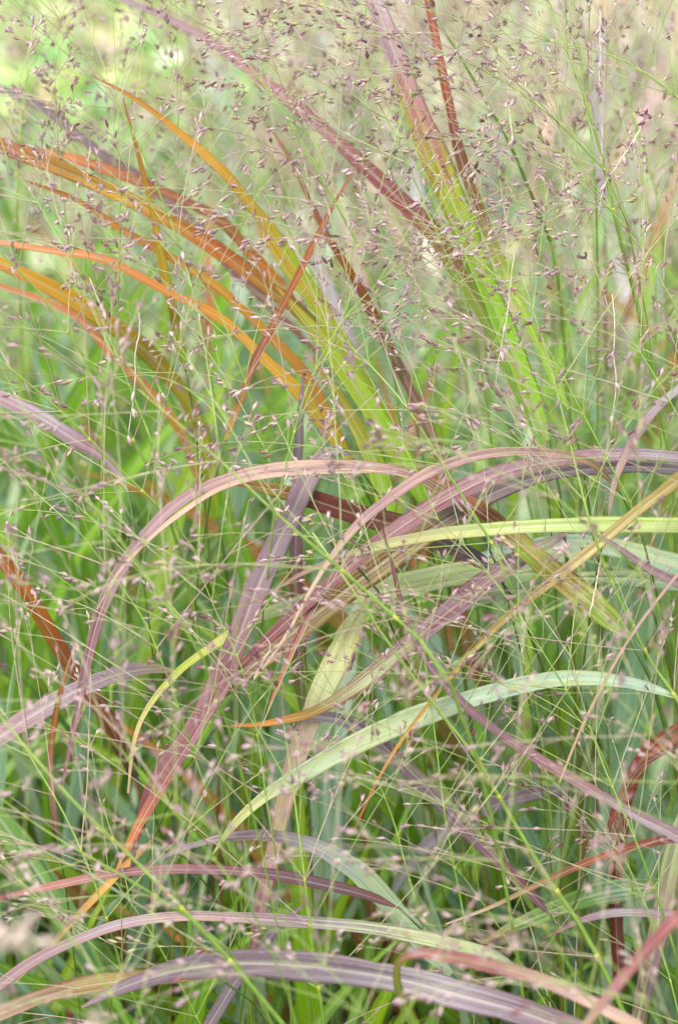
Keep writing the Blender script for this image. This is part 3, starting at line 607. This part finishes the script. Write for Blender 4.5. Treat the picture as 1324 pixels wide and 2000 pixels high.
def panicle(label, axis_px, rad_px, seed, nodes=(0.3, 1.0, 6), blen=(0.07, 0.15), per=(2, 4), nsp=(3, 6), ang=(35, 68),
            tone=None, cream=False, group=PAN_GROUP, margin=120, sz=1.0, dmin=0.70, stemc=None, back=0.12):
    """axis_px: culm (x, y, depth) base -> tip"""
    r = random.Random(seed)
    sam = [P(*s) for s in catmull(axis_px, 26)]
    d_m = axis_px[len(axis_px) // 2][2]
    th = thing('seed_panicle', (0, 0, 0), label, 'seed head', group)
    rr = px(rad_px, d_m) * 0.5
    stemc = stemc or STEMC
    _, root = culm_to_ground(th, sam[0], (sam[1] - sam[0]).normalized(), rr, stemc, 'culm', back=back)
    m = MB(); m.tube([p - root for p in sam], [rr * (1.0 - 0.72 * (i / 25) ** 1.2) for i in range(26)], stemc + [C(170, 190, 110)], 6)
    # swollen nodes where the branches leave
    n0, n1, nn = nodes; hits = []
    for k in range(nn):
        f = n0 + (n1 - n0) * k / max(nn - 1, 1) + (r.uniform(-.03, .03) if 0 < k < nn - 1 else 0)
        i = min(int(f * 25), 24); p = sam[i].lerp(sam[i + 1], min(1, f * 25 - i)); t = (sam[i + 1] - sam[i]).normalized()
        hits.append((f, p, t)); rl = rr * (1.0 - 0.72 * f ** 1.2)
        m.tube([p - root - t * rl * 1.8, p - root, p - root + t * rl * 1.8], [rl, rl * 1.45, rl], [C(176, 186, 60)], 6)
    obj('stem', m.mesh('stem', M_STEM), th)
    for (f, p, t) in hits:
        nb = r.randint(*per); az0 = r.uniform(0, 6.28)
        for b in range(nb):
            a = R(r.uniform(*ang)) * (1 - 0.35 * f); s = Matrix.Rotation(az0 + b * 6.28 / nb + r.uniform(-.5, .5), 3, t) @ t.orthogonal().normalized()
            s = (s - FWD * s.dot(FWD) * 0.45).normalized()         # panicles lie rather flat here, wind pressed
            d = t * math.cos(a) + s * math.sin(a)
            Lb = r.uniform(*blen) * (1 - 0.35 * f)
            tubes, spk = grow_branch(r, p, d, Lb, r.uniform(0.00016, 0.00024), r.randint(*nsp), r.uniform(0.0, 0.8))
            if not any(inframe(q, margin) for q in tubes[0][0][::2]): continue
            if min((q - CAM).dot(FWD) for q in tubes[0][0]) < dmin: continue
            bm = MB(); cc = r.choice(BRC) if tone is None else BRC[tone]
            for q, rad in tubes: bm.tube([x - p for x in q], rad, cc, 4, capend=False)
            bo = obj('branch', bm.mesh('branch', M_STEM), th); bo.location = p - root
            fam = r.choice([(0, 1, 4), (0, 2, 1), (1, 4, 2), (2, 0, 5), (1, 4, 0), (1, 2, 3)]) if not cream else (4, 4, 1)
            for (sp, sdir) in spk:
                if not inframe(sp, margin): continue
                so = bpy.data.objects.new('spikelet', SPK[r.choice(fam)]); COL.objects.link(so); so.parent = bo
                L_ = r.uniform(0.0029, 0.0044) * sz
                so.matrix_local = Matrix.Translation(sp - p) @ orient(sdir, r.uniform(0, 6.28)) @ Matrix.Diagonal((L_ * r.uniform(.75, 1.05), L_ * r.uniform(.75, 1.05), L_, 1))
                n_spk[0] += 1
    return th

# hero culms that the photograph shows
PN = [
 ('panicle on a green stalk coming out of the top edge beside the rust blade', [(1075, 470, 1.14), (1000, 290, 1.10), (940, 180, 1.08), (875, 70, 1.06), (800, -60, 1.05)], 8, dict(nodes=(.15, .9, 5))),
 ('panicle on the long dark green stalk rising through the upper right', [(1310, 900, 1.08), (1250, 620, 1.06), (1212, 470, 1.04), (1185, 350, 1.03), (1150, 215, 1.02), (1105, 90, 1.02), (1060, -30, 1.02)], 10, dict(nodes=(.25, .95, 6))),
 ('panicle on a second thinner stalk beside the dark green one at top right', [(1155, 260, 1.06), (1140, 180, 1.06), (1132, 90, 1.06), (1120, -20, 1.06), (1100, -120, 1.06)], 5, dict(nodes=(.2, .9, 4), blen=(.07, .12))),
 ('panicle on a hair thin vertical stalk at the left of the amber tip', [(200, 900, 1.05), (225, 700, 1.03), (234, 500, 1.01), (234, 350, 1.0), (228, 180, 1.0), (218, -30, 1.0)], 4, dict(nodes=(.2, .95, 6))),
 ('panicle on a pale green stalk crossing the left edge over the olive blade', [(260, 860, 1.02), (205, 770, 1.01), (160, 690, 1.0), (80, 575, .99), (-10, 480, .98), (-90, 380, .98)], 7, dict(nodes=(.0, .7, 4))),
 ('panicle on a bright green stalk slanting over the mauve blade at left', [(330, 1010, 1.0), (205, 888, .99), (110, 795, .98), (0, 702, .97), (-90, 620, .97)], 6, dict(nodes=(.1, .7, 4))),
 ('panicle on the thick near stalk slanting across the bottom left', [(620, 2080, .90), (555, 2005, .89), (460, 1890, .88), (365, 1785, .87), (262, 1680, .87), (140, 1562, .86), (0, 1400, .86), (-60, 1320, .86)], 11, dict(nodes=(.30, .95, 5), blen=(.09, .14))),
 ('panicle on a thinner near stalk joining the thick one at the bottom left', [(372, 1795, .885), (250, 1718, .88), (100, 1630, .88), (-10, 1552, .88)], 6, dict(nodes=(.2, .8, 3))),
 ('panicle on a straight green stalk dropping through the lower right', [(1250, 2060, 1.0), (1205, 1950, .99), (1140, 1820, .98), (1060, 1700, .97), (985, 1575, .96), (930, 1482, .95), (850, 1380, .94), (765, 1265, .93), (680, 1140, .92), (610, 1040, .92)], 11, dict(nodes=(.18, .95, 7))),
 ('panicle on a green stalk bending down the right edge over the yellow green blade', [(1360, 1440, .98), (1318, 1360, .98), (1270, 1290, .98), (1200, 1150, .97), (1155, 1030, .96), (1112, 860, .96), (1070, 700, .96), (1020, 540, .96)], 8, dict(nodes=(.15, .95, 6))),
 ('panicle on a soft pale stalk crossing the dusty mauve blade', [(820, 1250, .90), (700, 1142, .90), (550, 1012, .89), (400, 872, .89), (270, 760, .89)], 8, dict(nodes=(.1, .9, 5))),
 ('panicle with its stalk running from the pink arch up toward the centre', [(960, 1060, .97), (860, 900, .97), (790, 790, .97), (700, 690, .98), (600, 600, .98)], 5, dict(nodes=(.0, .9, 5))),
 ('panicle rooted in the centre whose branches reach up right over the crimson blade', [(560, 900, .98), (600, 760, .98), (660, 640, .98), (730, 560, .98), (800, 500, .98)], 4, dict(nodes=(.1, 1, 5), ang=(15, 45))),
 ('panicle on a yellow green stalk in front of the pale green arch', [(900, 1760, .97), (870, 1600, .96), (850, 1440, .96), (830, 1290, .96), (815, 1150, .96)], 4, dict(nodes=(.1, .95, 6))),
 ('panicle on an upright lime stalk in the bottom centre', [(640, 2040, .97), (612, 1860, .96), (592, 1690, .95), (575, 1560, .95), (555, 1420, .95)], 7, dict(nodes=(.15, .95, 6))),
 ('panicle drooping over the blue green arch toward the right edge', [(1300, 1800, .98), (1240, 1640, .97), (1180, 1500, .97), (1140, 1380, .97), (1110, 1260, .97)], 5, dict(nodes=(.1, .95, 6))),
 ('panicle over the left edge below the short mauve blade', [(240, 1900, .97), (190, 1740, .96), (130, 1600, .96), (60, 1480, .96), (0, 1380, .96)], 5, dict(nodes=(.0, .95, 6))),
 ('panicle spread in front of the hanging pink arch at left', [(380, 1480, .96), (330, 1330, .95), (280, 1210, .95), (210, 1110, .95), (140, 1020, .95)], 4, dict(nodes=(.0, .95, 6))),
 ('panicle over the dusty mauve blade with branches level to the right', [(520, 1560, .96), (500, 1420, .96), (470, 1300, .95), (420, 1190, .95), (380, 1090, .95)], 4, dict(nodes=(.0, .95, 6))),
 ('panicle hanging in front of the orange fan near the middle left', [(520, 880, 1.0), (470, 720, .99), (420, 590, .99), (350, 480, .98), (280, 380, .98)], 4, dict(nodes=(.0, .95, 6))),
 ('panicle over the rust sweep at the far left edge', [(280, 820, .99), (210, 650, .99), (140, 500, .99), (70, 390, .99), (0, 290, .99)], 4, dict(nodes=(.1, .95, 5))),
 ('panicle in front of the yellow green meadow in the top left corner', [(330, 420, 1.05), (270, 280, 1.05), (200, 150, 1.05), (120, 40, 1.05), (60, -60, 1.05)], 4, dict(nodes=(.0, .95, 6))),
 ('panicle over the upper part of the crimson blade', [(700, 480, 1.03), (620, 330, 1.03), (540, 200, 1.03), (460, 90, 1.03), (380, -20, 1.03)], 5, dict(nodes=(.0, .95, 6))),
 ('panicle arching in front of the pink top of the broad lime blade', [(900, 560, 1.0), (830, 400, 1.0), (770, 260, 1.0), (700, 130, 1.0), (640, 20, 1.0)], 4, dict(nodes=(.0, .95, 6))),
 ('panicle with dark red spikelets at the top right corner', [(1400, 260, 1.0), (1300, 170, 1.0), (1200, 110, 1.0), (1080, 80, 1.0), (960, 60, 1.0)], 4, dict(nodes=(.0, .95, 6), ang=(15, 45))),
 ('panicle reaching left over the rust blade at the top', [(1180, 330, 1.0), (1080, 230, 1.0), (970, 150, 1.0), (860, 100, 1.0), (760, 60, 1.0)], 4, dict(nodes=(.0, .95, 6), ang=(20, 50))),
 ('panicle filling the right side beneath the top right corner', [(1400, 760, 1.0), (1320, 600, 1.0), (1240, 470, 1.0), (1160, 370, 1.0), (1080, 280, 1.0)], 4, dict(nodes=(.0, .95, 7))),
 ('panicle spread right of the lime blade above the mauve arches', [(1230, 980, .98), (1150, 830, .98), (1080, 700, .98), (1010, 590, .98), (930, 500, .98)], 4, dict(nodes=(.0, .95, 7))),
 ('panicle at the right edge above the whitish pink blade', [(1420, 980, .97), (1340, 840, .97), (1270, 720, .97), (1200, 620, .97), (1120, 540, .97)], 4, dict(nodes=(.0, .95, 6))),
 ('panicle in front of the crossing of the olive tan and red violet blades', [(1150, 1420, .97), (1070, 1290, .97), (1000, 1180, .97), (920, 1080, .97), (840, 1000, .97)], 4, dict(nodes=(.0, .95, 7))),
 ('panicle near the camera with blurred pink spikelets at lower right', [(1150, 1950, .80), (1050, 1790, .80), (960, 1660, .80), (870, 1560, .80), (780, 1480, .80)], 4, dict(nodes=(.0, .95, 5), blen=(.05, .10))),
 ('panicle near the camera with blurred pink spikelets at the right edge', [(1420, 1650, .82), (1340, 1520, .82), (1260, 1420, .82), (1180, 1340, .82)], 4, dict(nodes=(.0, .95, 4), blen=(.05, .10))),
 ('panicle near the camera with blurred cream spikelets at the bottom left', [(260, 2020, .78), (190, 1900, .78), (110, 1800, .78), (30, 1720, .78)], 5, dict(nodes=(.0, .95, 5), blen=(.05, .09))),
 ('panicle near the camera blurred over the violet blade at the bottom centre', [(760, 2060, .80), (680, 1940, .80), (590, 1840, .80), (500, 1760, .80)], 4, dict(nodes=(.0, .95, 5), blen=(.05, .10))),
 ('panicle near the camera blurred in the bottom right corner', [(1330, 2060, .76), (1260, 1960, .76), (1190, 1880, .76), (1120, 1820, .76)], 4, dict(nodes=(.0, .95, 4), blen=(.04, .08))),
 ('panicle blurred close by in front of the mid left stems', [(330, 1180, .84), (230, 1050, .84), (150, 950, .84), (60, 860, .84)], 4, dict(nodes=(.0, .95, 4), blen=(.05, .10))),
 ('panicle blurred close by in front of the yellow green level blade', [(1250, 1120, .85), (1140, 1020, .85), (1040, 930, .85), (940, 860, .85)], 4, dict(nodes=(.0, .95, 3), blen=(.05, .09))),
 ('panicle blurred close by across the lower hanging pink and mauve tips', [(420, 1680, .82), (300, 1540, .82), (210, 1440, .82), (100, 1360, .82)], 4, dict(nodes=(.0, .95, 5), blen=(.05, .10))),
 ('panicle with its fine branches crossing the lower left green blade', [(420, 2060, .98), (350, 1920, .98), (280, 1800, .98), (200, 1690, .98)], 4, dict(nodes=(.0, .95, 6))),
 ('panicle behind the rose red bent blade at the bottom right', [(1120, 2060, 1.04), (1040, 1920, 1.04), (960, 1790, 1.03), (880, 1680, 1.03)], 4, dict(nodes=(.0, .95, 6))),
 ('panicle in front of the dark red blade in the shade', [(1330, 2000, .99), (1290, 1850, .99), (1230, 1700, .99), (1150, 1580, .99)], 4, dict(nodes=(.0, .95, 6))),
 ('panicle between the buff blade and the long thin violet one', [(800, 1720, 1.0), (760, 1580, 1.0), (700, 1450, 1.0), (640, 1340, 1.0)], 4, dict(nodes=(.0, .95, 6))),
]
for i, (lab, ax, rp, kw) in enumerate(PN):
    if ax[len(ax) // 2][1] > 1150 and ax[0][2] > .85: kw = dict(dict(per=(1, 3), nsp=(2, 4)), **kw)      # sparser low down in the clump
    panicle(lab, ax, rp, 1000 + i * 13, **kw)
# softer panicles a little farther back: haze of spikelets behind the blades
BACK = 'soft panicles a little farther back in the clump'
r = random.Random(99)
spots = [(1100, 250, 1.35, 'at top right'), (1250, 420, 1.4, 'at the upper right edge'), (950, 330, 1.5, 'behind the rust blade'), (1150, 620, 1.35, 'behind the dark green stalk'),
         (760, 420, 1.45, 'behind the crimson blade foot'), (560, 150, 1.5, 'in front of the pale meadow at top centre'), (360, 230, 1.4, 'behind the amber blade'), (120, 260, 1.4, 'in the top left meadow'),
         (150, 650, 1.35, 'behind the olive blade at left'), (450, 780, 1.3, 'behind the orange fan foot'), (650, 560, 1.35, 'behind the amber blade lower half'), (1000, 800, 1.25, 'behind the lime blade foot'),
         (1280, 180, 1.6, 'far off in the top right corner'), (1000, 120, 1.7, 'far off at the top right of the rust blade'), (250, 1150, 1.2, 'behind the hanging pink arch'), (1200, 800, 1.3, 'behind the whitish pink blade'),
         (860, 180, 1.25, 'between the pink and the rust blades at the top'), (1180, 120, 1.22, 'beside the thin second stalk at top right'), (1060, 420, 1.2, 'right of the rust blade'), (1290, 560, 1.2, 'at the right edge over the faint orange blade'),
         (700, 160, 1.22, 'left of the pink blade top'), (450, 330, 1.2, 'between the amber and crimson blades'), (300, 100, 1.25, 'over the start of the crimson blade'), (60, 130, 1.22, 'at the top left edge'),
         (820, 620, 1.18, 'over the brown purple blade'), (560, 420, 1.18, 'over the coral dropping blade'), (230, 520, 1.16, 'over the orange sweep'), (1240, 300, 1.3, 'around the lavender blade'), (1120, 900, 1.14, 'over the foot of the rust blade')]
for i, (x, y, d, where) in enumerate(spots):
    dx, dy = r.uniform(-40, 230) / d, r.uniform(170, 260) / d
    panicle('soft blurred panicle ' + where, [(x + dx, y + dy * 1.2, d), (x + dx * .5, y + dy * .4, d), (x, y - dy * .3, d), (x - dx * .5, y - dy * .9, d)], 5, 3000 + i * 7,
            nodes=(.0, .95, 7), per=(2, 3), nsp=(2, 5), group=BACK, margin=60)

# two dense cream seed plumes almost touching the lens, out of focus
def plume(label, a, b, seed):
    r = random.Random(seed); A = P(*a); Bv = P(*b); ax = Bv - A
    th = thing('seed_plume', (0, 0, 0), label, 'seed head')
    _, root = culm_to_ground(th, A, ax.normalized(), 0.0009, STEMC, 'culm', back=0.05)
    m = MB(); m.tube([A - root + ax * (i / 6) for i in range(7)], [0.0006] * 7, [C(220, 210, 180)], 5); obj('stem', m.mesh('stem', M_STEM), th)
    for i in range(9):
        t = r.random(); p = A + ax * t + Vector((r.gauss(0, .0013), r.gauss(0, .0013), r.gauss(0, .0013)))
        d = (ax.normalized() + Vector((r.gauss(0, .5), r.gauss(0, .5), r.gauss(0, .5)))).normalized()
        so = obj('spikelet', SPK_CREAM, th); L_ = r.uniform(.005, .0075)
        so.matrix_local = Matrix.Translation(p - root) @ orient(d, r.uniform(0, 6)) @ Matrix.Diagonal((L_, L_, L_, 1))
mc = SPK_MB[4]; mc.c = [lerp3(c, C(226, 212, 190, .5), 0.8) for c in mc.c]; SPK_CREAM = mc.mesh('spikelet', M_SPIKE)
plume('cream plume out of focus at the left edge near the bottom', (-40, 1872, .60), (60, 1832, .60), 5)
plume('cream plume out of focus along the bottom edge at left', (70, 2030, .62), (205, 2008, .62), 6)

# ------------------------------------------------------------------ withered white stalks
def wither(label, pts, d, wpx, spk=()):
    sam = [P(x, y, d) for (x, y) in catmull(pts, max(8, len(pts) * 4))]
    r = random.Random(len(label)); base = sam[0]
    th = thing('withered_stalk', base, label, 'dry stalk', 'dry white stalks caught among the panicles')
    m = MB(); n = len(sam); rad = px(wpx, d) * .4
    m.tube([p - base + Vector((r.gauss(0, .00009), 0, r.gauss(0, .00009))) for p in sam], [rad * (1.1 - .5 * i / n) for i in range(n)], [C(226, 216, 194, .55), C(222, 212, 196, .55)], 5)
    obj('stem', m.mesh('stem', M_STEM), th)
    for f in spk:
        p = sam[min(int(f * (n - 1)), n - 1)] - base; dd = Vector((r.gauss(0, .5), -.2, -1)).normalized()
        so = obj('spikelet', SPK[r.choice((1, 4))], th); L_ = .0045
        so.matrix_local = Matrix.Translation(p) @ orient(dd, r.uniform(0, 6)) @ Matrix.Diagonal((L_, L_, L_, 1))
wither('short dry white stalk hanging over the olive and orange blade', [(175, 542), (184, 565), (192, 585), (202, 604)], .98, 3.2, (.8, 1))
wither('long crooked dry white stalk hanging in front of the olive blade', [(272, 610), (272, 650), (264, 690), (264, 740), (259, 790), (250, 850)], .98, 3.2, (.7, .85, 1))
wither('dry white stalk hanging straight over the foot of the lime blade', [(1006, 480), (998, 540), (992, 600), (986, 640), (976, 690), (968, 745)], .98, 2.6, (.6, .8, 1))
wither('wavy dry white stalk hanging above the mauve arches at right', [(1196, 575), (1200, 630), (1199, 690), (1203, 750), (1196, 810)], .98, 3.0, (.5, .75, 1))
wither('bent dry white stalk folded like a hook at the upper right', [(1002, 272), (996, 230), (991, 165), (1008, 160), (1035, 180), (1065, 222), (1095, 258)], 1.0, 2.6, (0, .05))
wither('dry white stalk slanting down at the upper right', [(1264, 217), (1246, 258), (1227, 288), (1200, 330), (1180, 362), (1168, 420)], 1.0, 3.2, (.3, .5, .8))
wither('stubby white straw standing near the right end of the pale green blades', [(1173, 1088), (1168, 1120), (1160, 1160), (1150, 1205)], .98, 5)
wither('white straw with pale husks at the top right', [(1172, 20), (1171, 60), (1172, 110), (1170, 170), (1176, 240), (1174, 330)], 1.02, 3.0, (.1, .2, .3, .45))
wither('short bent white straw in front of the brown striped blade', [(496, 1325), (512, 1294), (528, 1262), (510, 1235), (500, 1225)], .96, 3.0)
print('spikelets', n_spk[0], 'objects', len(bpy.data.objects))
